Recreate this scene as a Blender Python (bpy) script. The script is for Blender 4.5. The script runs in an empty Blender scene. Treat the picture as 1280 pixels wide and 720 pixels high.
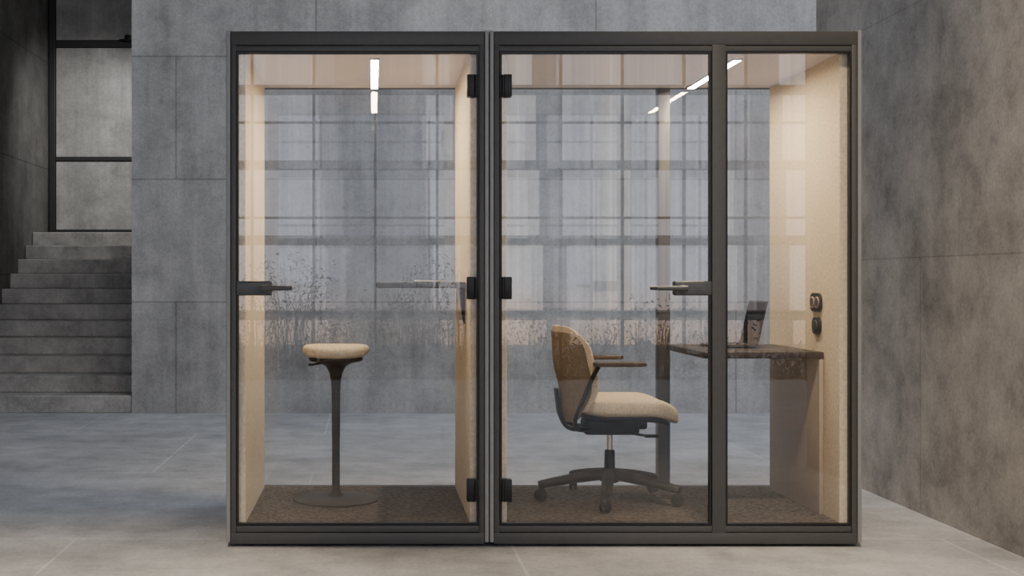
import bpy, bmesh, math, random
from mathutils import Vector, Matrix
random.seed(7)
C = bpy.context.scene.collection
PI = math.pi
CAMH = 1.135; F = 1563.0; VX = 465.0; VY = 351.0

# ------------------------------------------------------------------ materials
def mat(name):
    m = bpy.data.materials.new(name); m.use_nodes = True
    nt = m.node_tree; nt.nodes.clear()
    out = nt.nodes.new('ShaderNodeOutputMaterial')
    return m, nt, out
def N(nt, t, **kw):
    n = nt.nodes.new(t)
    for k, v in kw.items(): setattr(n, k, v)
    return n
def rgba(c): return (c[0], c[1], c[2], 1)
def ramp(nt, fac, stops):
    r = N(nt, 'ShaderNodeValToRGB')
    els = r.color_ramp.elements
    while len(els) < len(stops): els.new(0.5)
    for e, (p, c) in zip(els, stops):
        e.position = p; e.color = rgba(c)
    nt.links.new(fac, r.inputs[0]); return r.outputs[0]
def mul(nt, a, b, fac=1.0, mode='MULTIPLY'):
    n = N(nt, 'ShaderNodeMix', data_type='RGBA', blend_type=mode)
    n.inputs[0].default_value = fac
    nt.links.new(a, n.inputs[6]); nt.links.new(b, n.inputs[7]); return n.outputs[2]
def noise(nt, vec, scale, detail=6, rough=.6):
    n = N(nt, 'ShaderNodeTexNoise'); n.inputs['Scale'].default_value = scale
    n.inputs['Detail'].default_value = detail; n.inputs['Roughness'].default_value = rough
    nt.links.new(vec, n.inputs['Vector']); return n.outputs['Fac']
def scaled(nt, vec, s, loc=(0, 0, 0)):
    n = N(nt, 'ShaderNodeMapping'); n.inputs['Scale'].default_value = s; n.inputs['Location'].default_value = loc
    nt.links.new(vec, n.inputs['Vector']); return n.outputs[0]

def concrete(name, c1, c2, axes, bw, bh, off, joint=.007, rough=.8, jointc=.5, streak=True, lo=.4, pits=True, st=.5, bl=.5):
    m, nt, out = mat(name)
    tc = N(nt, 'ShaderNodeTexCoord').outputs['Object']
    sep = N(nt, 'ShaderNodeSeparateXYZ'); nt.links.new(tc, sep.inputs[0])
    com = N(nt, 'ShaderNodeCombineXYZ')
    nt.links.new(sep.outputs[axes[0]], com.inputs[0]); nt.links.new(sep.outputs[axes[1]], com.inputs[1])
    bv = scaled(nt, com.outputs[0], (1, 1, 1), (off[0], off[1], 0))
    br = N(nt, 'ShaderNodeTexBrick'); br.offset = .5
    nt.links.new(bv, br.inputs['Vector'])
    br.inputs['Color1'].default_value = (1, 1, 1, 1); br.inputs['Color2'].default_value = (.88, .885, .89, 1)
    br.inputs['Mortar'].default_value = (jointc, jointc, jointc, 1)
    br.inputs['Scale'].default_value = 1; br.inputs['Mortar Size'].default_value = joint
    br.inputs['Mortar Smooth'].default_value = .3; br.inputs['Brick Width'].default_value = bw; br.inputs['Row Height'].default_value = bh
    n1 = noise(nt, tc, .8, 10, .68)
    col = ramp(nt, n1, [(.34, c2), (.66, c1)])
    n2 = noise(nt, tc, 3.2, 11, .74)
    col = mul(nt, col, ramp(nt, n2, [(.30, (lo, lo, lo)), (.50, (1, 1, 1)), (.66, (1.3, 1.3, 1.3))]), bl)
    n3 = noise(nt, tc, 55, 5, .65)
    col = mul(nt, col, ramp(nt, n3, [(.3, (.70, .70, .70)), (.6, (1.05, 1.05, 1.05))]), .65)
    if streak:
        n4 = noise(nt, scaled(nt, tc, (2.6, 2.6, .25)), 1.5, 8, .65)
        col = mul(nt, col, ramp(nt, n4, [(.36, (.62, .62, .62)), (.52, (1, 1, 1)), (.68, (1.25, 1.25, 1.25))]), st)
        n5 = noise(nt, scaled(nt, tc, (14, 14, .7)), 1.5, 6, .6)
        col = mul(nt, col, ramp(nt, n5, [(.35, (.82, .82, .82)), (.6, (1, 1, 1))]), st)
    if pits:
        vo = N(nt, 'ShaderNodeTexVoronoi'); vo.inputs['Scale'].default_value = 9; nt.links.new(tc, vo.inputs['Vector'])
        col = mul(nt, col, ramp(nt, vo.outputs['Distance'], [(.03, (.55, .55, .55)), (.07, (1, 1, 1))]), .5)
    col = mul(nt, col, br.outputs['Color'])
    b = N(nt, 'ShaderNodeBsdfPrincipled'); b.inputs['Roughness'].default_value = rough
    nt.links.new(col, b.inputs['Base Color'])
    bp = N(nt, 'ShaderNodeBump'); bp.inputs['Strength'].default_value = .25; bp.inputs['Distance'].default_value = .02
    nt.links.new(n2, bp.inputs['Height']); nt.links.new(bp.outputs[0], b.inputs['Normal'])
    nt.links.new(b.outputs[0], out.inputs[0]); return m

def plain(name, c, rough=.5, metal=0, var=.12, scale=30, bump=0, spec=.5):
    m, nt, out = mat(name)
    tc = N(nt, 'ShaderNodeTexCoord').outputs['Object']
    n = noise(nt, tc, scale, 5, .6)
    d = tuple(max(0, x * (1 - var)) for x in c); l = tuple(min(1, x * (1 + var)) for x in c)
    col = ramp(nt, n, [(.3, d), (.7, l)])
    b = N(nt, 'ShaderNodeBsdfPrincipled'); b.inputs['Roughness'].default_value = rough; b.inputs['Metallic'].default_value = metal
    b.inputs['Specular IOR Level'].default_value = spec
    nt.links.new(col, b.inputs['Base Color'])
    if bump:
        bp = N(nt, 'ShaderNodeBump'); bp.inputs['Strength'].default_value = bump; bp.inputs['Distance'].default_value = .004
        nt.links.new(n, bp.inputs['Height']); nt.links.new(bp.outputs[0], b.inputs['Normal'])
    nt.links.new(b.outputs[0], out.inputs[0]); return m

def emit(name, c, s):
    m, nt, out = mat(name)
    e = N(nt, 'ShaderNodeEmission'); e.inputs[0].default_value = rgba(c); e.inputs[1].default_value = s
    nt.links.new(e.outputs[0], out.inputs[0]); return m

def glassmat(name, base, tint):
    m, nt, out = mat(name)
    t = N(nt, 'ShaderNodeBsdfTransparent'); t.inputs[0].default_value = rgba(tint)
    g = N(nt, 'ShaderNodeBsdfGlossy'); g.inputs['Roughness'].default_value = 0.0
    g.inputs['Color'].default_value = (1, 1, 1, 1)
    lw = N(nt, 'ShaderNodeLayerWeight'); lw.inputs[0].default_value = .5
    p = N(nt, 'ShaderNodeMath', operation='POWER'); p.inputs[1].default_value = 5
    nt.links.new(lw.outputs['Facing'], p.inputs[0])
    a = N(nt, 'ShaderNodeMath', operation='MULTIPLY_ADD'); a.inputs[1].default_value = .8; a.inputs[2].default_value = base
    nt.links.new(p.outputs[0], a.inputs[0])
    mx = N(nt, 'ShaderNodeMixShader'); nt.links.new(a.outputs[0], mx.inputs[0])
    nt.links.new(t.outputs[0], mx.inputs[1]); nt.links.new(g.outputs[0], mx.inputs[2])
    nt.links.new(mx.outputs[0], out.inputs[0]); return m

def windowband(name, strength):
    # lit curtained glazing of the building across the yard: vertical strips of differing colour
    m, nt, out = mat(name)
    tc = N(nt, 'ShaderNodeTexCoord').outputs['Object']
    sep = N(nt, 'ShaderNodeSeparateXYZ'); nt.links.new(tc, sep.inputs[0])
    fl = N(nt, 'ShaderNodeMath', operation='MULTIPLY'); fl.inputs[1].default_value = 1 / 1.62
    ad = N(nt, 'ShaderNodeMath', operation='ADD'); ad.inputs[1].default_value = 20.72
    f2 = N(nt, 'ShaderNodeMath', operation='FLOOR')
    nt.links.new(sep.outputs[2], fl.inputs[0]); nt.links.new(fl.outputs[0], ad.inputs[0]); nt.links.new(ad.outputs[0], f2.inputs[0])
    wv = N(nt, 'ShaderNodeMath', operation='MULTIPLY_ADD'); wv.inputs[1].default_value = .13
    nt.links.new(f2.outputs[0], wv.inputs[0])
    sx = N(nt, 'ShaderNodeMath', operation='MULTIPLY'); sx.inputs[1].default_value = 1.7
    nt.links.new(sep.outputs[0], sx.inputs[0]); nt.links.new(sx.outputs[0], wv.inputs[2])
    w = N(nt, 'ShaderNodeTexVoronoi', voronoi_dimensions='1D', feature='SMOOTH_F1'); w.inputs['Scale'].default_value = 1.0
    w.inputs['Smoothness'].default_value = .08
    nt.links.new(wv.outputs[0], w.inputs['W'])
    s2 = N(nt, 'ShaderNodeSeparateColor'); nt.links.new(w.outputs['Color'], s2.inputs[0])
    col = ramp(nt, s2.outputs[0], [(.0, (.18, .19, .22)), (.3, (.35, .36, .42)), (.5, (.56, .58, .67)), (.75, (.82, .81, .86)), (1, (.98, .90, .85))])
    f = noise(nt, scaled(nt, tc, (7, 0, .04)), 1.5, 3, .6)
    col = mul(nt, col, ramp(nt, f, [(.3, (.5, .5, .55)), (.55, (1, 1, 1)), (.7, (1.5, 1.45, 1.45))]), .6)
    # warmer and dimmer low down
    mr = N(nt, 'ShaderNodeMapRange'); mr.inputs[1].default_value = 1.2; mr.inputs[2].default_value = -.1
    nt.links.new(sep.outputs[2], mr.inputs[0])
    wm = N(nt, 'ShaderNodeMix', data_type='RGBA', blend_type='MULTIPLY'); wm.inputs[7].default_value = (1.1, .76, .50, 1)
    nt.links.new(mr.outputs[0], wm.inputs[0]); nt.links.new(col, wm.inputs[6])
    e = N(nt, 'ShaderNodeEmission'); e.inputs[1].default_value = strength
    nt.links.new(wm.outputs[2], e.inputs[0]); nt.links.new(e.outputs[0], out.inputs[0]); return m

M = {}
M['wall_back'] = concrete('wall_back_concrete', (.53, .528, .52), (.40, .398, .393), (0, 2), 2.4, 1.053, (.48, .10), bl=.38, jointc=.62, st=.45)
M['wall_right'] = concrete('wall_right_concrete', (.53, .505, .475), (.35, .33, .31), (1, 2), 2.6, 1.25, (.4, 0), joint=.004, jointc=.72, st=.15, bl=.65)
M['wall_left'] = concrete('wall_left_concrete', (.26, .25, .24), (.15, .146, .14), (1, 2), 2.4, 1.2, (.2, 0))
M['floor'] = concrete('floor_concrete', (.57, .577, .59), (.40, .406, .418), (0, 1), 1.9, 1.9, (.35, .2), joint=.007, rough=.65, jointc=1.2, streak=False, lo=.5, pits=False)
M['stair'] = concrete('stair_concrete', (.54, .52, .495), (.38, .37, .355), (0, 2), 9, 9, (4.5, 4.5), joint=.0, rough=.8, st=.35, bl=.65)
M['panel'] = concrete('door_panel_grey', (.66, .65, .63), (.46, .45, .43), (0, 2), 9, 9, (4.5, 4.5), joint=.0, rough=.6, pits=False, bl=.4)
M['dframe'] = plain('door_frame_metal', (.05, .05, .05), .5, .3)
M['frame'] = plain('pod_frame_charcoal', (.073, .074, .074), .5, .1, .06)
M['skin'] = plain('pod_side_grey', (.27, .275, .275), .45, .2, .05)
M['black'] = plain('black_metal', (.014, .014, .015), .4, .3, .1)
M['mullion'] = plain('window_mullion', (.075, .047, .032), .5, .1, .1)
M['handle'] = plain('handle_dark_grey', (.085, .088, .09), .4, .4, .1)
M['felt'] = plain('cream_felt', (.75, .64, .475), .95, 0, .17, 70, .5, .1)
M['ceil'] = plain('cream_ceiling', (.78, .71, .70), .9, 0, .04, 60, 0, .2)
M['carpet'] = plain('brown_carpet', (.082, .069, .059), 1, 0, 1.0, 55, .9, .1)
M['glass'] = glassmat('pod_glass', .095, (.965, .97, .975))
M['glass_back'] = glassmat('pod_rear_glass', .06, (.955, .96, .965))
M['led'] = emit('led_strip', (1, .79, .54), 230)
M['alu'] = plain('aluminium', (.6, .6, .6), .3, .9)
M['desk'] = plain('desk_brown_laminate', (.046, .035, .028), .45, 0, .15, 12, spec=.35)
M['dpanel'] = plain('desk_side_panel', (.44, .365, .28), .7, 0, .06, 40)
M['shelf'] = plain('shelf_grey_laminate', (.11, .125, .13), .35, 0, .1)
M['cream'] = plain('cream_upholstery', (.69, .575, .41), .9, 0, .22, 110, .6, .15)
M['mesh'] = plain('brown_mesh_back', (.21, .165, .11), .85, 0, .3, 160, .3, .1)
M['plast'] = plain('dark_brown_plastic', (.011, .010, .010), .5, 0, .1, spec=.25)
M['arm'] = plain('brown_arm_plastic', (.085, .060, .042), .5, 0, .1)
M['stoolm'] = plain('stool_dark_bronze', (.036, .027, .020), .55, .1, .1, spec=.25)
M['chrome'] = plain('chrome', (.75, .75, .74), .18, 1, .03)
M['lapt'] = plain('laptop_dark_metal', (.03, .028, .027), .5, .3, .05, spec=.3)
M['screen'] = plain('laptop_screen', (.009, .009, .009), .5, 0, .05, spec=.1)
M['keys'] = plain('laptop_keys', (.012, .012, .012), .6)
M['white'] = plain('pale_sheet', (.75, .76, .76), .4, .1, .03)
M['outlet'] = plain('outlet_black', (.02, .018, .018), .4)
M['oface'] = plain('outlet_socket_face', (.075, .068, .064), .5)
M['red'] = plain('outlet_grey_ring', (.42, .31, .26), .5)
M['bwall'] = plain('facade_concrete', (.28, .28, .29), .8, 0, .2, 2)
M['yard'] = plain('yard_paving', (.34, .32, .30), .8, 0, .2, 2)
M['band'] = windowband('facade_windows', 2.9)
M['reed'] = plain('dry_reed', (.20, .175, .13), .9, 0, .3)
M['ceilh'] = plain('hall_shade_ceiling', (.16, .16, .16), .9, 0, .2, 3)

# ------------------------------------------------------------------ mesh helpers
def box(bm, x0, x1, y0, y1, z0, z1, bev=0, seg=2):
    r = bmesh.ops.create_cube(bm, size=1.0)
    vs = r['verts']
    for v in vs:
        v.co = Vector(((x0 + x1) / 2 + v.co.x * (x1 - x0), (y0 + y1) / 2 + v.co.y * (y1 - y0), (z0 + z1) / 2 + v.co.z * (z1 - z0)))
    if bev:
        es = list({e for v in vs for e in v.link_edges})
        bmesh.ops.bevel(bm, geom=es, offset=bev, segments=seg, profile=.5, affect='EDGES')
def lathe(bm, prof, c=(0, 0, 0), n=48, axis='z'):
    rings = []
    for r, z in prof:
        ring = []
        for i in range(n):
            a = 2 * PI * i / n
            if axis == 'z': p = (c[0] + r * math.cos(a), c[1] + r * math.sin(a), c[2] + z)
            elif axis == 'x': p = (c[0] + z, c[1] + r * math.cos(a), c[2] + r * math.sin(a))
            else: p = (c[0] + r * math.sin(a), c[1] + z, c[2] + r * math.cos(a))
            ring.append(bm.verts.new(p))
        rings.append(ring)
    for a, b in zip(rings, rings[1:]):
        for i in range(n):
            j = (i + 1) % n
            bm.faces.new((a[i], a[j], b[j], b[i]))
    bm.faces.new(rings[0][::-1]); bm.faces.new(rings[-1])
def smoothpath(pts, k=8):
    P = [Vector(p) for p in pts]
    if len(P) < 3: return P
    out = []
    for i in range(len(P) - 1):
        p0 = P[max(i - 1, 0)]; p1 = P[i]; p2 = P[i + 1]; p3 = P[min(i + 2, len(P) - 1)]
        for s in range(k):
            t = s / k
            out.append(.5 * ((2 * p1) + (-p0 + p2) * t + (2 * p0 - 5 * p1 + 4 * p2 - p3) * t * t + (-p0 + 3 * p1 - 3 * p2 + p3) * t ** 3))
    out.append(P[-1]); return out
def tube(bm, pts, rx, ry=None, n=14, up=(0, 0, 1), smooth=True, taper=None):
    P = smoothpath(pts) if smooth else [Vector(p) for p in pts]
    ry = ry or rx; up = Vector(up); rings = []
    L = len(P) - 1
    for i, p in enumerate(P):
        t = (P[min(i + 1, L)] - P[max(i - 1, 0)]).normalized()
        s = t.cross(up)
        if s.length < 1e-4: s = t.cross(Vector((1, 0, 0)))
        s.normalize(); u = s.cross(t).normalized()
        k = 1 if not taper else taper[0] + (taper[1] - taper[0]) * i / L
        rings.append([bm.verts.new(p + s * (rx * k * math.cos(2 * PI * a / n)) + u * (ry * k * math.sin(2 * PI * a / n))) for a in range(n)])
    for a, b in zip(rings, rings[1:]):
        for i in range(n):
            j = (i + 1) % n
            bm.faces.new((a[i], a[j], b[j], b[i]))
    bm.faces.new(rings[0][::-1]); bm.faces.new(rings[-1])
def sgp(v, e): return math.copysign(abs(v) ** e, v)
def superell(bm, c, a, b, h, e1, e2, nu=56, nv=22, fn=None):
    rings = []
    for j in range(1, nv):
        ph = -PI / 2 + PI * j / nv
        ring = []
        for i in range(nu):
            th = 2 * PI * i / nu
            p = Vector((a * sgp(math.cos(ph), e1) * sgp(math.cos(th), e2), b * sgp(math.cos(ph), e1) * sgp(math.sin(th), e2), h * sgp(math.sin(ph), e1)))
            if fn: p = fn(p)
            ring.append(bm.verts.new(p + Vector(c)))
        rings.append(ring)
    for r0, r1 in zip(rings, rings[1:]):
        for i in range(nu):
            j = (i + 1) % nu
            bm.faces.new((r0[i], r0[j], r1[j], r1[i]))
    bm.faces.new(rings[0][::-1]); bm.faces.new(rings[-1])
def pane(bm, x0, x1, y, z0, z1):
    v = [bm.verts.new(p) for p in ((x0, y, z0), (x1, y, z0), (x1, y, z1), (x0, y, z1))]
    bm.faces.new(v)
def NB(): return bmesh.new()
def world_loc(o):
    v = Vector(o.location)
    while o.parent: o = o.parent; v += Vector(o.location)
    return v
def obj(name, bm, m, parent=None, smooth=True, local=False):
    bmesh.ops.recalc_face_normals(bm, faces=bm.faces)
    if parent and not local: bmesh.ops.translate(bm, verts=bm.verts, vec=-world_loc(parent))
    me = bpy.data.meshes.new(name); bm.to_mesh(me); bm.free()
    if smooth:
        for p in me.polygons: p.use_smooth = True
        me.set_sharp_from_angle(angle=math.radians(38))
    me.materials.append(m)
    o = bpy.data.objects.new(name, me); C.objects.link(o)
    if parent: o.parent = parent
    return o
def tag(o, label, cat, group=None):
    o['label'] = label; o['category'] = cat
    if group: o['group'] = group
    return o
def thing(name, label, cat, loc, group=None):
    o = bpy.data.objects.new(name, None); o.empty_display_size = .1
    C.objects.link(o); o.location = loc
    return tag(o, label, cat, group)
def struct(name, bm, m, label=None, parent=None):
    o = obj(name, bm, m, parent, smooth=False)
    if not parent: o['kind'] = 'structure'
    if label: o['label'] = label
    return o
def B(*a, **k):
    bm = NB(); box(bm, *a, **k); return bm

# ------------------------------------------------------------------ the hall
WB = 10.72; XR = 2.675; XL = -3.68; XS = -2.06
struct('floor', B(-6, 12, -3.6, 15, -.3, 0), M['floor'], 'grey concrete slab floor with pale joints')
struct('floor_yard', B(-16, 22, -20, -3.62, -.5, -.25), M['yard'], 'paved yard outside the window wall')
bm = NB(); box(bm, XL - .3, 12, -3.6, 5.6, 6.21, 6.4); box(bm, XL - .3, XS, 5.6, 14.5, 6.21, 6.4)  # unseen cover, laid out to dim the front hall and the stairs
struct('ceiling', bm, M['ceilh'], 'unseen dark ceiling added to shade the front part of the hall and the stairs')
struct('wall_back', B(XS, 12, WB, WB + .28, 0, 6.2), M['wall_back'], 'grey cast concrete wall behind both booths')
struct('wall_right', B(XR, XR + .3, 3.0, 7.53, 0, 6.2), M['wall_right'], 'stained grey concrete wall at the right')
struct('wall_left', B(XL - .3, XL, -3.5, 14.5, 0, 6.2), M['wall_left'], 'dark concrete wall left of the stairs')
struct('wall_stair', B(XS, XS + .28, WB + .28, 14.5, 0, 6.2), M['wall_back'], 'concrete wall at the hidden side of the stairs')
struct('wall_landing', B(XL, XS, 14.32, 14.5, 0, 6.2), M['wall_left'], 'concrete wall behind the landing door')

# stairs
st = thing('staircase', 'grey concrete stairs rising to a panelled door beside the back wall', 'staircase', ((XL + XS) / 2, WB, 0))
RI, TR, NS = .151, .28, 11
for i in range(NS):
    obj('step', B(XL + .004, XS - .004, WB + .004 + TR * i, 14.19, RI * i, RI * (i + 1), bev=.012, seg=3), M['stair'], st, smooth=False)
LZ = RI * NS
# door on the landing
bm = NB()
DX0, DX1, DY = XL + .01, XS - .01, 14.2
for x0, x1 in ((DX0, DX0 + .07), (DX1 - .07, DX1)): box(bm, x0, x1, DY, DY + .1, LZ, 6.0, .006)
for z0, z1 in ((LZ, LZ + .05), (3.79, 3.87), (5.9, 6.0)): box(bm, DX0 + .07, DX1 - .07, DY, DY + .1, z0, z1, .006)
box(bm, DX0 + .07, DX1 - .07, DY + .01, DY + .09, 2.50, 2.54, .004)
door = struct('door_1', bm, M['dframe'], 'dark framed door with grey panels and a transom at the stair top')
obj('door_panel', B(DX0 + .075, DX1 - .075, DY + .03, DY + .07, LZ + .055, 2.495, bev=.004), M['panel'], door, False)
obj('door_panel', B(DX0 + .075, DX1 - .075, DY + .03, DY + .07, 2.545, 3.785, bev=.004), M['panel'], door, False)
obj('transom_panel', B(DX0 + .075, DX1 - .075, DY + .03, DY + .07, 3.875, 5.895, bev=.004), M['panel'], door, False)
bm = NB(); box(bm, -2.80, -2.74, DY - .05, DY, 3.86, 3.92, .008); box(bm, -2.86, -2.74, DY - .06, DY - .04, 3.85, 3.87, .006)
obj('door_closer', bm, M['black'], door)

# window wall behind the viewer and what lies beyond it (seen mirrored in the glass)
bm = NB(); WY = -3.5
xs = [.04 + .70 * k for k in range(-5, 18)]
for x in xs: box(bm, x - .016, x + .016, WY - .02, WY + .02, 0, 6.2)
for z in (.04, .77, 1.85, 2.93, 4.02, 5.1, 6.16): box(bm, XL, 12, WY - .018, WY + .018, z - .014, z + .014)
w = struct('window_1', bm, M['mullion'], 'steel gridded window wall opposite the booths')
bl = thing('building', 'long block with lit curtained windows across the yard, mirrored in the booth glass', 'building', (3, -16, 0))
obj('wall', B(-14, 20, -17.2, -16.4, -.25, 9), M['bwall'], bl, False)
for k in range(-1, 6):
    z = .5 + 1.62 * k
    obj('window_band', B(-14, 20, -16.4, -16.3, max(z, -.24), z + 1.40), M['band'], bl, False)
    obj('slab', B(-14, 20, -16.4, -16.1, z + 1.42, z + 1.60, bev=.02), M['bwall'], bl, False)
bm = NB()
def leaf(x, y, z, s):
    a = random.uniform(0, PI); c, d = math.cos(a) * s, math.sin(a) * s
    bm.faces.new([bm.verts.new((x - c, y, z - d)), bm.verts.new((x + d * .35, y, z - c * .35)), bm.verts.new((x + c, y, z + d)), bm.verts.new((x - d * .35, y, z + c * .35))])
clumps = [(-1.4, .9), (-.95, 1.35), (-.5, .8), (-.1, .7), (.35, 1.0), (.75, 1.4), (1.1, .9), (1.6, .6), (2.2, .8), (2.9, .6), (3.6, .9), (4.4, .7)]
for i in range(460):
    cl, ch_ = random.choice(clumps)
    x = cl + random.gauss(0, .22); y = random.uniform(-6.2, -4.3); h = ch_ * random.uniform(.4, 1.1) + .2
    dx = random.uniform(-.3, .3) * h; wd = random.uniform(.003, .008)
    p = [(x, y, -.25), (x + dx * .3, y, -.25 + h * .6), (x + dx, y + random.uniform(-.1, .1), -.25 + h)]
    vs = [bm.verts.new((x - wd, y, -.25)), bm.verts.new((x + wd, y, -.25)), bm.verts.new((p[1][0] + wd, p[1][1], p[1][2])), bm.verts.new((p[1][0] - wd, p[1][1], p[1][2])), bm.verts.new(p[2])]
    bm.faces.new(vs[:4]); bm.faces.new((vs[3], vs[2], vs[4]))
    if random.random() < .55:
        for q in range(12): leaf(p[2][0] + random.uniform(-.12, .12), p[2][1], p[2][2] + random.uniform(-.3, .08), .026)
for i in range(5200):   # low ground cover with an uneven top
    x = random.uniform(-3.4, 8.5); y = random.uniform(-7, -4.2)
    t = .12 + .22 * (math.sin(x * 2.3) * .5 + .5) * (math.sin(x * 5.1 + 1) * .4 + .6)
    leaf(x, y, -.25 + (t + .25) * random.random() ** .7, random.uniform(.03, .06))
rd = obj('reeds', bm, M['reed'], None, False); rd['kind'] = 'stuff'
tag(rd, 'dry reeds and grasses outside the window wall, mirrored in the glass', 'grass')

# ------------------------------------------------------------------ the booths
Y0, YG, YR, Y1 = 5.33, 5.345, 6.335, 6.35
YB = 6.40
H = 2.2025; T = .078; ZF = .095; ZC = 2.111; ZD0, ZD1 = .093, 2.112
def hinge(door, xa, xb, zc, seam):
    bm = NB()
    box(bm, xa, seam - .001, Y0 - .006, YG + .02, zc - .048, zc + .048, .003)
    box(bm, seam + .001, xb, Y0 - .008, YG + .02, zc - .048, zc + .048, .003)
    lathe(bm, [(.006, -.044), (.007, -.04), (.007, .04), (.006, .044)], (seam, Y0 - .008, zc), 16)
    obj('hinge', bm, M['black'], door)
def handle(door, xa, xb, s):
    # xa..xb plate, s = direction the lever points
    bm = NB()
    z0, z1 = 1.072, 1.134
    box(bm, xa, xb, YG - .020, YG + .024, z0, z1, .009, 4)
    tip = xb if s > 0 else xa
    for yy, sg in ((YG - .020, -1), (YG + .024, 1)):
        nx = tip - s * .035
        lathe(bm, [(.015, 0), (.015, sg * .02), (.011, sg * .026), (.011, sg * .05)], (nx, yy, 1.103), 20, 'y')
        tube(bm, [(nx - s * .010, yy + sg * .050, 1.103), (nx + s * .02, yy + sg * .053, 1.103), (nx + s * .08, yy + sg * .052, 1.1035), (nx + s * .116, yy + sg * .048, 1.104)], .009, .011, 16, taper=(1.05, .8))
    obj('door_handle', bm, M['handle'], door)
def pod(name, label, x0, x1, door, fixed, hinge_side):
    root = thing(name, label, 'office booth', ((x0 + x1) / 2, (Y0 + YB) / 2, 0))
    sk = .017; fr = .024
    for a, s in ((x0, 1), (x1, -1)):
        xs_ = sorted((a, a + s * sk))
        p = obj('side_panel', B(xs_[0], xs_[1], Y0 - .004, YB + .004, .02, H, bev=.003), M['skin'], root, False)
        xf = sorted((a + s * (sk + .002), a + s * T))
        q = obj('felt_lining', B(xf[0], xf[1], YG + .028, YR - .012, ZF - .01, ZC + .008, bev=.006), M['felt'], p, False)
        q['label'] = 'cream felt lining of the booth wall'
    def frame(ya, yb, nm, full):
        bm = NB()
        xa, xb = x0 + sk + .001, x1 - sk - .001
        box(bm, xa, xb, ya, yb, 2.140, H - .003, .004)
        box(bm, xa, xb, ya + .004, yb - .002, 2.113, 2.138, .003)
        box(bm, xa, xb, ya + .006, yb, .062, .091, .003)
        box(bm, xa, xb, ya, yb, .012, .060, .004)
        for a, b in ((xa, xa + fr), (xb - fr, xb)): box(bm, a, b, ya, yb, .058, 2.142, .004)
        if fixed: box(bm, door[1] + .003 if hinge_side == 'L' else fixed[1], fixed[0] - .001, ya, yb, .058, 2.142, .004)
        return obj(nm, bm, M['frame'], root)
    frame(Y0, Y0 + .04, 'front_frame', True)
    frame(YR - .005, YB, 'rear_frame', True)
    obj('roof', B(x0 + sk + .001, x1 - sk - .001, Y0 + .042, YR - .008, ZC + .02, H - .01), M['frame'], root, False)
    obj('ceiling_panel', B(x0 + T + .001, x1 - T - .001, Y0 + .05, YR - .012, ZC, ZC + .018), M['ceil'], root, False)
    obj('base', B(x0 + sk + .002, x1 - sk - .002, Y0 + .042, YR - .008, .015, ZF - .012), M['frame'], root, False)
    obj('carpet', B(x0 + T + .001, x1 - T - .001, Y0 + .042, YR - .008, ZF - .011, ZF), M['carpet'], root, False)
    for fx in (x0 + .08, x1 - .08):
        for fy in (Y0 + .1, YB - .1):
            bm = NB(); lathe(bm, [(.03, 0), (.03, .008), (.02, .015)], (fx, fy, 0), 20)
            obj('foot', bm, M['black'], root)
    # door
    d0, d1 = door
    bm = NB(); e = .008
    box(bm, d0, d0 + e, Y0 + .003, YG + .012, ZD0, ZD1); box(bm, d1 - e, d1, Y0 + .003, YG + .012, ZD0, ZD1)
    box(bm, d0 + e, d1 - e, Y0 + .003, YG + .012, ZD0, ZD0 + e); box(bm, d0 + e, d1 - e, Y0 + .003, YG + .012, ZD1 - e, ZD1)
    d = obj('door', bm, M['black'], root, False)
    bm = NB(); pane(bm, d0 + e, d1 - e, YG, ZD0 + e, ZD1 - e)
    obj('door_glass', bm, M['glass'], d, False)
    for zc in (1.967, 1.104, .241):
        if hinge_side == 'L': hinge(d, d0 - .002, d0 + .050, zc, d0 + .012)
        else: hinge(d, d1 - .050, d1 + .002, zc, d1 - .012)
    if hinge_side == 'L': handle(d, d1 - .160, d1 + .004, -1)
    else: handle(d, d0 - .004, d0 + .150, 1)
    ra, rb = x0 + sk + fr, x1 - sk - fr
    if fixed:
        f0, f1 = fixed
        bm = NB()
        box(bm, f0, f0 + .006, Y0 + .003, YG + .012, ZD0, ZD1); box(bm, f1 - .006, f1, Y0 + .003, YG + .012, ZD0, ZD1)
        box(bm, f0 + .006, f1 - .006, Y0 + .003, YG + .012, ZD0, ZD0 + .006); box(bm, f0 + .006, f1 - .006, Y0 + .003, YG + .012, ZD1 - .006, ZD1)
        g = obj('fixed_pane', bm, M['black'], root, False)
        bm = NB(); pane(bm, f0 + .006, f1 - .006, YG, ZD0 + .006, ZD1 - .006)
        obj('pane_glass', bm, M['glass'], g, False)
        bm = NB(); pane(bm, ra, d1 + .002, YR, ZF, ZC); obj('rear_glass', bm, M['glass_back'], root, False)
        bm = NB(); pane(bm, f0 - .001, rb, YR, ZF, ZC); obj('rear_glass', bm, M['glass_back'], root, False)
    else:
        bm = NB(); pane(bm, ra, rb, YR, ZF, ZC); obj('rear_glass', bm, M['glass_back'], root, False)
    return root
pod('office_booth', 'narrow charcoal booth with one full-width glass door, holding the stool, nearer the stairs', -.621, .498, (-.578, .455), None, 'R')
pod('office_booth', 'wide charcoal booth with glass door and side pane, holding the desk and swivel chair', .502, 2.087, (.546, 1.447), (1.511, 2.043), 'L')

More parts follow.
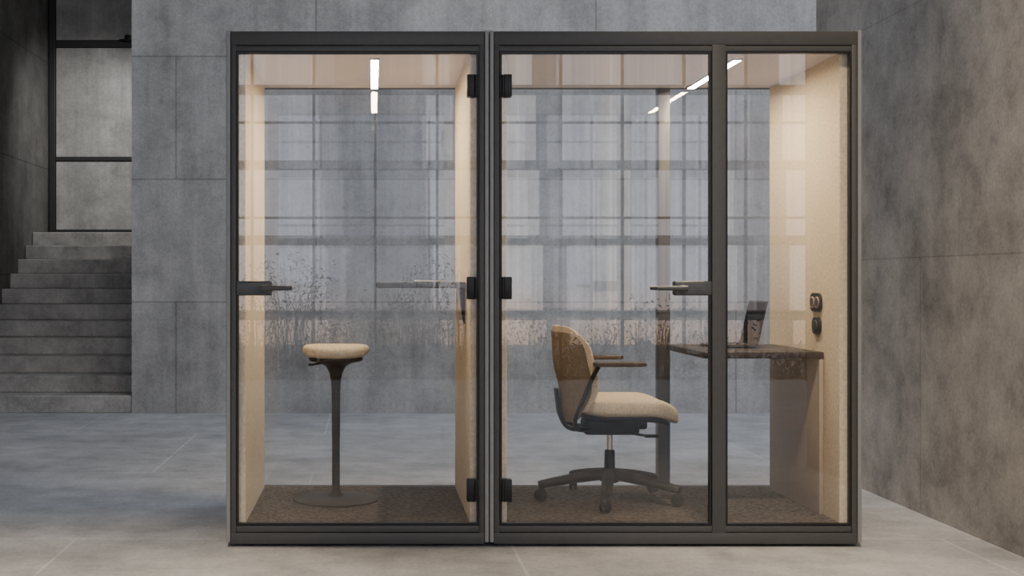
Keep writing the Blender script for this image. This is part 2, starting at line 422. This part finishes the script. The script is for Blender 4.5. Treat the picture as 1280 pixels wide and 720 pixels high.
def ceiling_light(x, label):
    r = thing('ceiling_light', label, 'ceiling light', (x, 5.875, ZC))
    bm = NB()
    for a, b in ((x - .022, x - .0165), (x + .0165, x + .022)): box(bm, a, b, 5.465, 6.285, ZC - .012, ZC - .0005)
    for a, b in ((5.465, 5.4695), (6.2805, 6.285)): box(bm, x - .0165, x + .0165, a, b, ZC - .012, ZC - .0005)
    obj('housing', bm, M['alu'], r, False)
    obj('diffuser', B(x - .016, x + .016, 5.47, 6.28, ZC - .010, ZC - .0015), M['led'], r, False)
ceiling_light(.012, 'glowing linear light on the ceiling above the stool')
ceiling_light(1.60, 'glowing linear light on the ceiling above the desk and laptop')

# ------------------------------------------------------------------ stool
SX, SY = -.171, 5.93
s = thing('stool', 'round cream cushioned stool on a dark pole and disc foot', 'stool', (SX, SY, ZF))
def sf(p):
    r2 = (p.x ** 2 + p.y ** 2) / .155 ** 2
    if p.z > 0: p.z *= .76 + .24 * r2 if r2 < 1 else 1
    p.z += .02 * (p.x / .155) ** 2 * .4
    return p
bm = NB(); superell(bm, (0, 0, .706), .158, .153, .041, .75, 1.0, fn=sf)
seat = obj('seat', bm, M['cream'], s, local=True)
bm = NB(); lathe(bm, [(.10, .676), (.128, .674), (.130, .667), (.120, .660), (.072, .649), (.046, .633), (.032, .605), (.024, .57), (.0205, .52), (.0195, .30)], (0, 0, 0), 48)
obj('seat_support', bm, M['stoolm'], s, local=True)
bm = NB(); lathe(bm, [(.0185, .302), (.0185, .05), (.022, .045), (.03, .03), (.036, .022)], (0, 0, 0), 32)
obj('pole', bm, M['stoolm'], s, local=True)
bm = NB(); lathe(bm, [(.19, .001), (.20, .004), (.20, .008), (.195, .012), (.10, .018), (.04, .023)], (0, 0, 0), 64)
obj('foot_disc', bm, M['stoolm'], s, local=True)
bm = NB(); tube(bm, [(-.05, -.03, .654), (-.08, -.05, .651), (-.11, -.07, .647)], .006, .005, 10); box(bm, -.128, -.10, -.085, -.06, .642, .652, .004)
obj('height_lever', bm, M['stoolm'], s, local=True)

# ------------------------------------------------------------------ office chair
ch = thing('office_chair', 'low-backed swivel office chair with cream seat and five-star foot facing the desk', 'chair', (1.127, 5.93, ZF))
def seatfn(p):
    t = p.x / .235
    if t > .35: p.z -= .05 * (t - .35) ** 2 / .42
    p.z += .012 * (p.y / .23) ** 2
    if t < -.5: p.z += .02 * (-t - .5)
    return p
bm = NB(); superell(bm, (.068, 0, .446), .232, .232, .047, .45, .5, fn=seatfn)
obj('seat', bm, M['cream'], ch, local=True)
bm = NB(); superell(bm, (.06, 0, .397), .205, .205, .018, .5, .5, fn=seatfn)
obj('seat_pan', bm, M['plast'], ch, local=True)
bm = NB(); box(bm, -.13, .13, -.07, .07, .315, .388, .018, 3); box(bm, .05, .17, -.05, .05, .34, .385, .012, 3)
obj('tilt_mechanism', bm, M['plast'], ch, local=True)
bm = NB(); tube(bm, [(.06, -.06, .335), (.08, -.16, .335), (.13, -.20, .33)], .007, .006, 10); box(bm, .12, .185, -.215, -.19, .322, .336, .005)
obj('tilt_lever', bm, M['plast'], ch, local=True)
def xcen(v): return -.268 + .022 * math.exp(-((v - .32) / .22) ** 2) + .045 * max(0, 1 - v) ** 4 - .008 * v ** 2
def backpt(u, v, off=0.0, grow=1.0):
    # v 0..1 bottom to top, u -1..1 lateral
    vv = .375 + (.828 - .375) * v
    vc = min(max(v, 0), 1)
    wtop = (1 - max(0, (vc - .6) / .4) ** 5 * .15)
    wbot = (1 - max(0, (.40 - vc) / .40) ** 2 * .22)
    y = .240 * u * wtop * wbot * grow
    k = .150 * (.62 + .38 * min(1, vc / .5)) * (1 - .22 * vc ** 4)
    x = xcen(v) + k * abs(y / .240) ** 2.0
    z = vv - .035 * (abs(u) ** 7) * max(0, vc - .55) / .45 + .03 * abs(u) ** 3 * max(0, .4 - vc) / .4
    return Vector((x + off, y, z))
def shell(off, th, grow=1.0, v0=0, v1=1, nu=28, nv=26):
    bm = NB(); g0 = []; g1 = []
    for j in range(nv + 1):
        v = v0 + (v1 - v0) * j / nv
        a = []; b = []
        for i in range(nu + 1):
            u = -1 + 2 * i / nu
            p = backpt(u, v, off, grow)
            d = 1e-3
            du = backpt(min(u + d, 1), v, off, grow) - backpt(max(u - d, -1), v, off, grow); dv = backpt(u, v + d, off, grow) - backpt(u, v - d, off, grow)
            n = du.cross(dv).normalized()
            edge = min(1, .35 + 3 * min(1 - abs(u), v - v0, v1 - v) if v0 else .35 + 3 * min(1 - abs(u), v, 1 - v))
            if n.x < 0: n = -n
            a.append(bm.verts.new(p)); b.append(bm.verts.new(p + n * th * max(.3, edge)))
        g0.append(a); g1.append(b)
    for j in range(nv):
        for i in range(nu):
            bm.faces.new((g0[j][i], g0[j][i + 1], g0[j + 1][i + 1], g0[j + 1][i]))
            bm.faces.new((g1[j][i], g1[j + 1][i], g1[j + 1][i + 1], g1[j][i + 1]))
    for j in range(nv):
        bm.faces.new((g0[j][0], g0[j + 1][0], g1[j + 1][0], g1[j][0])); bm.faces.new((g0[j][nu], g1[j][nu], g1[j + 1][nu], g0[j + 1][nu]))
    for i in range(nu):
        bm.faces.new((g0[0][i], g1[0][i], g1[0][i + 1], g0[0][i + 1])); bm.faces.new((g0[nv][i], g0[nv][i + 1], g1[nv][i + 1], g1[nv][i]))
    return bm
bk = obj('backrest', shell(0, .006, .93, v1=.94), M['mesh'], ch, local=True)
q = obj('back_pad', shell(.0065, .022, 1.0, .10, 1.0), M['cream'], bk, local=True); q['label'] = 'cream inner pad of the backrest'
bm = NB()
tube(bm, [(-.08, 0, .34), (-.15, 0, .335), (-.205, 0, .350), (-.237, 0, .41), (-.247, 0, .47), (-.254, 0, .53)], .045, .010, 14, up=(1, 0, .3))
obj('back_support', bm, M['plast'], ch, local=True)
for sg in (-1, 1):
    bm = NB()
    tube(bm, [(-.10, sg * .05, .345), (-.17, sg * .13, .35), (-.195, sg * .195, .40), (-.165, sg * .238, .50), (-.125, sg * .252, .60), (-.10, sg * .262, .650)], .010, .015, 12, up=(0, 1, 0))
    ar = obj('armrest', bm, M['plast'], ch, local=True)
    bm = NB(); superell(bm, (0, 0, 0), .120, .036, .0115, .35, .4)
    bmesh.ops.translate(bm, verts=bm.verts, vec=(-.004, sg * .264, .662))
    obj('arm_pad', bm, M['arm'], ar, local=True)
bm = NB(); lathe(bm, [(.014, .20), (.014, .318)], (0, 0, 0), 24)
obj('gas_lift', bm, M['chrome'], ch, local=True)['label'] = 'chrome gas lift rod'
bm = NB(); lathe(bm, [(.020, .10), (.026, .11), (.024, .235), (.018, .240)], (0, 0, 0), 24)
obj('column', bm, M['plast'], ch, local=True)
bm = NB(); lathe(bm, [(.035, .085), (.050, .095), (.050, .138), (.036, .152)], (0, 0, 0), 32)
obj('hub', bm, M['plast'], ch, local=True)
for k in range(5):
    a = math.radians(-104 + 72 * k); ca, sa = math.cos(a), math.sin(a)
    bm = NB()
    tube(bm, [(.03 * ca, .03 * sa, .124), (.17 * ca, .17 * sa, .106), (.30 * ca, .30 * sa, .084), (.340 * ca, .340 * sa, .077)], .029, .025, 14, taper=(1.1, .66))
    lathe(bm, [(.006, .05), (.006, .08)], (.33 * ca, .33 * sa, 0), 10)
    lg = obj('foot_leg', bm, M['plast'], ch, local=True)
    bm = NB()
    for off in (-.018, .005):
        lathe(bm, [(.022, off), (.028, off + .003), (.028, off + .010), (.022, off + .013)], (0, 0, 0), 24, 'x')
    superell(bm, (0, 0, .012), .018, .024, .022, .8, .8, 20, 10)
    rot = Matrix.Rotation(a + 1.1 + k, 4, 'Z')
    bmesh.ops.transform(bm, matrix=Matrix.Translation((.33 * ca, .33 * sa, .0285)) @ rot, verts=bm.verts)
    obj('caster', bm, M['plast'], lg, local=True)

# ------------------------------------------------------------------ desk, laptop, outlets
XW = 2.087 - T          # inner face of the right booth's felt wall
dk = thing('desk', 'dark brown rectangular desktop on a beige side panel against the felt wall, under the laptop', 'desk', (1.75, 5.90, ZF))
obj('desktop', B(1.472, XW - .002, 5.55, 6.25, .789, .819, bev=.006), M['desk'], dk)
obj('side_panel', B(XW - .022, XW - .002, 5.555, 6.25, ZF + .001, .788, bev=.003), M['dpanel'], dk)

lp = thing('laptop', 'dark open laptop on the desk with its screen facing the chair', 'laptop', (1.70, 5.99, .8195))
LY0, LY1 = 5.85, 6.13
obj('base', B(1.605, 1.800, LY0, LY1, .8205, .8315, bev=.004), M['lapt'], lp)
bm = NB()
for r in range(5):
    for k in range(12):
        ky = LY0 + .022 + k * .0200; kx = 1.69 + r * .0190
        box(bm, kx, kx + .016, ky, ky + .017, .8318, .8330)
kb = obj('keyboard', bm, M['keys'], lp, False)
obj('trackpad', B(1.615, 1.675, 5.94, 6.04, .8317, .8322), M['keys'], lp, False)
def lid(x0, x1, y0, y1, z0, z1, bev=0):
    bm = NB(); box(bm, x0, x1, y0, y1, z0, z1, bev)
    bmesh.ops.transform(bm, matrix=Matrix.Translation((1.800, 0, .833)) @ Matrix.Rotation(math.radians(13), 4, 'Y'), verts=bm.verts); return bm
ld = obj('lid', lid(0, .007, LY0, LY1, 0, .212, .003), M['lapt'], lp)
obj('screen', lid(-.0012, -.0002, LY0 + .008, LY1 - .008, .014, .203), M['screen'], ld, False)

def outlet(y0, y1, z0, z1, n, label):
    yc, zc = (y0 + y1) / 2, (z0 + z1) / 2
    r = thing('power_outlet', label, 'power outlet', (XW - .004, yc, zc))
    bm = NB(); box(bm, XW - .012, XW - .0005, y0, y1, z0, z1, .0)
    es = [e for e in bm.edges if abs(e.verts[0].co.x - e.verts[1].co.x) > .005]
    bmesh.ops.bevel(bm, geom=es, offset=min(z1 - z0, y1 - y0) * .42, segments=8, profile=.5, affect='EDGES')
    obj('cover_plate', bm, M['outlet'], r)
    for k in range(n):
        y = yc + (k - (n - 1) / 2) * (y1 - y0) * .46
        bm = NB(); lathe(bm, [(.026, 0), (.026, -.004), (.022, -.005), (.020, -.002)], (XW - .012, y, zc), 28, 'x')
        so = obj('socket', bm, M['oface'] if n == 1 else M['red'], r)
        bm = NB(); lathe(bm, [(.0205, -.001), (.0205, -.0045)], (XW - .012, y, zc), 24, 'x'); obj('socket_face', bm, M['oface'] if n == 2 else M['outlet'], so)
outlet(5.575, 5.705, .996, 1.080, 2, 'upper black outlet plate with two ringed sockets on the felt wall')
outlet(5.585, 5.680, .895, .970, 1, 'lower black outlet plate with a single socket on the felt wall')

# ------------------------------------------------------------------ standing shelf in the narrow booth
XQ = .498 - T
sh = thing('wall_shelf', 'thin grey standing-height shelf on the felt wall beside the stool', 'shelf', (.24, 5.9, 1.10))
obj('shelf_board', B(.02, XQ - .001, 5.57, 6.25, 1.102, 1.130, bev=.006), M['shelf'], sh)
bm = NB(); y = 5.64
v = [bm.verts.new((XQ - dx, y + dy, z)) for dy in (-.006, .006) for dx, z in ((.001, 1.1015), (.030, 1.1015), (.010, .94), (.001, .94))]
bm.faces.new(v[:4]); bm.faces.new(v[4:][::-1])
for i in range(4):
    j = (i + 1) % 4; bm.faces.new((v[i], v[j], v[4 + j], v[4 + i]))
obj('bracket', bm, M['black'], sh, False)
tb = obj('sheet', B(.20, .34, 5.75, 5.95, 1.1305, 1.1375, bev=.003), M['white'])  # thin pale box flat on the shelf board
tag(tb, 'thin pale tablet lying flat on the standing shelf', 'sheet')

# ------------------------------------------------------------------ light and camera
wd = bpy.data.worlds.new('world'); bpy.context.scene.world = wd; wd.use_nodes = True
bg = wd.node_tree.nodes['Background']; bg.inputs[0].default_value = (.83, .88, .96, 1); bg.inputs[1].default_value = 1.7
def spot(name, loc, aim, energy, ang, col, size=.15, blend=1):
    lt = bpy.data.lights.new(name, 'SPOT'); lo = bpy.data.objects.new(name, lt); C.objects.link(lo)
    lt.energy = energy; lt.spot_size = math.radians(ang); lt.spot_blend = blend; lt.shadow_soft_size = size; lt.color = col
    lo.location = loc; lo.rotation_euler = (Vector(aim) - Vector(loc)).to_track_quat('-Z', 'Y').to_euler()
spot('landing_fill_spot', (-2.25, 12.4, 3.9), (-3.3, 14.2, 2.2), 130, 85, (1, .98, .95))  # unseen spot added to brighten the landing door panels
spot('hall_fill_spot', (1.2, 2.4, 6.1), (2.85, 4.9, 0), 1500, 50, (1, .80, .58), .3)  # added warm fill, out of view, for right foreground floor and wall base
spot('hall_fill_spot', (-1.2, 2.2, 6.1), (-1.3, 4.3, 0), 1400, 30, (1, .80, .58), .3, .8)  # added warm fill, out of view, for a pool on the left foreground
cam = bpy.data.cameras.new('camera'); co = bpy.data.objects.new('camera', cam); C.objects.link(co)
co.location = (0, 0, CAMH); co.rotation_euler = (PI / 2, 0, 0)
cam.sensor_width = 36; cam.lens = F * 36 / 1280
cam.shift_x = (640 - VX) / 1280; cam.shift_y = (VY - 360) / 1280
cam.clip_end = 200
bpy.context.scene.camera = co
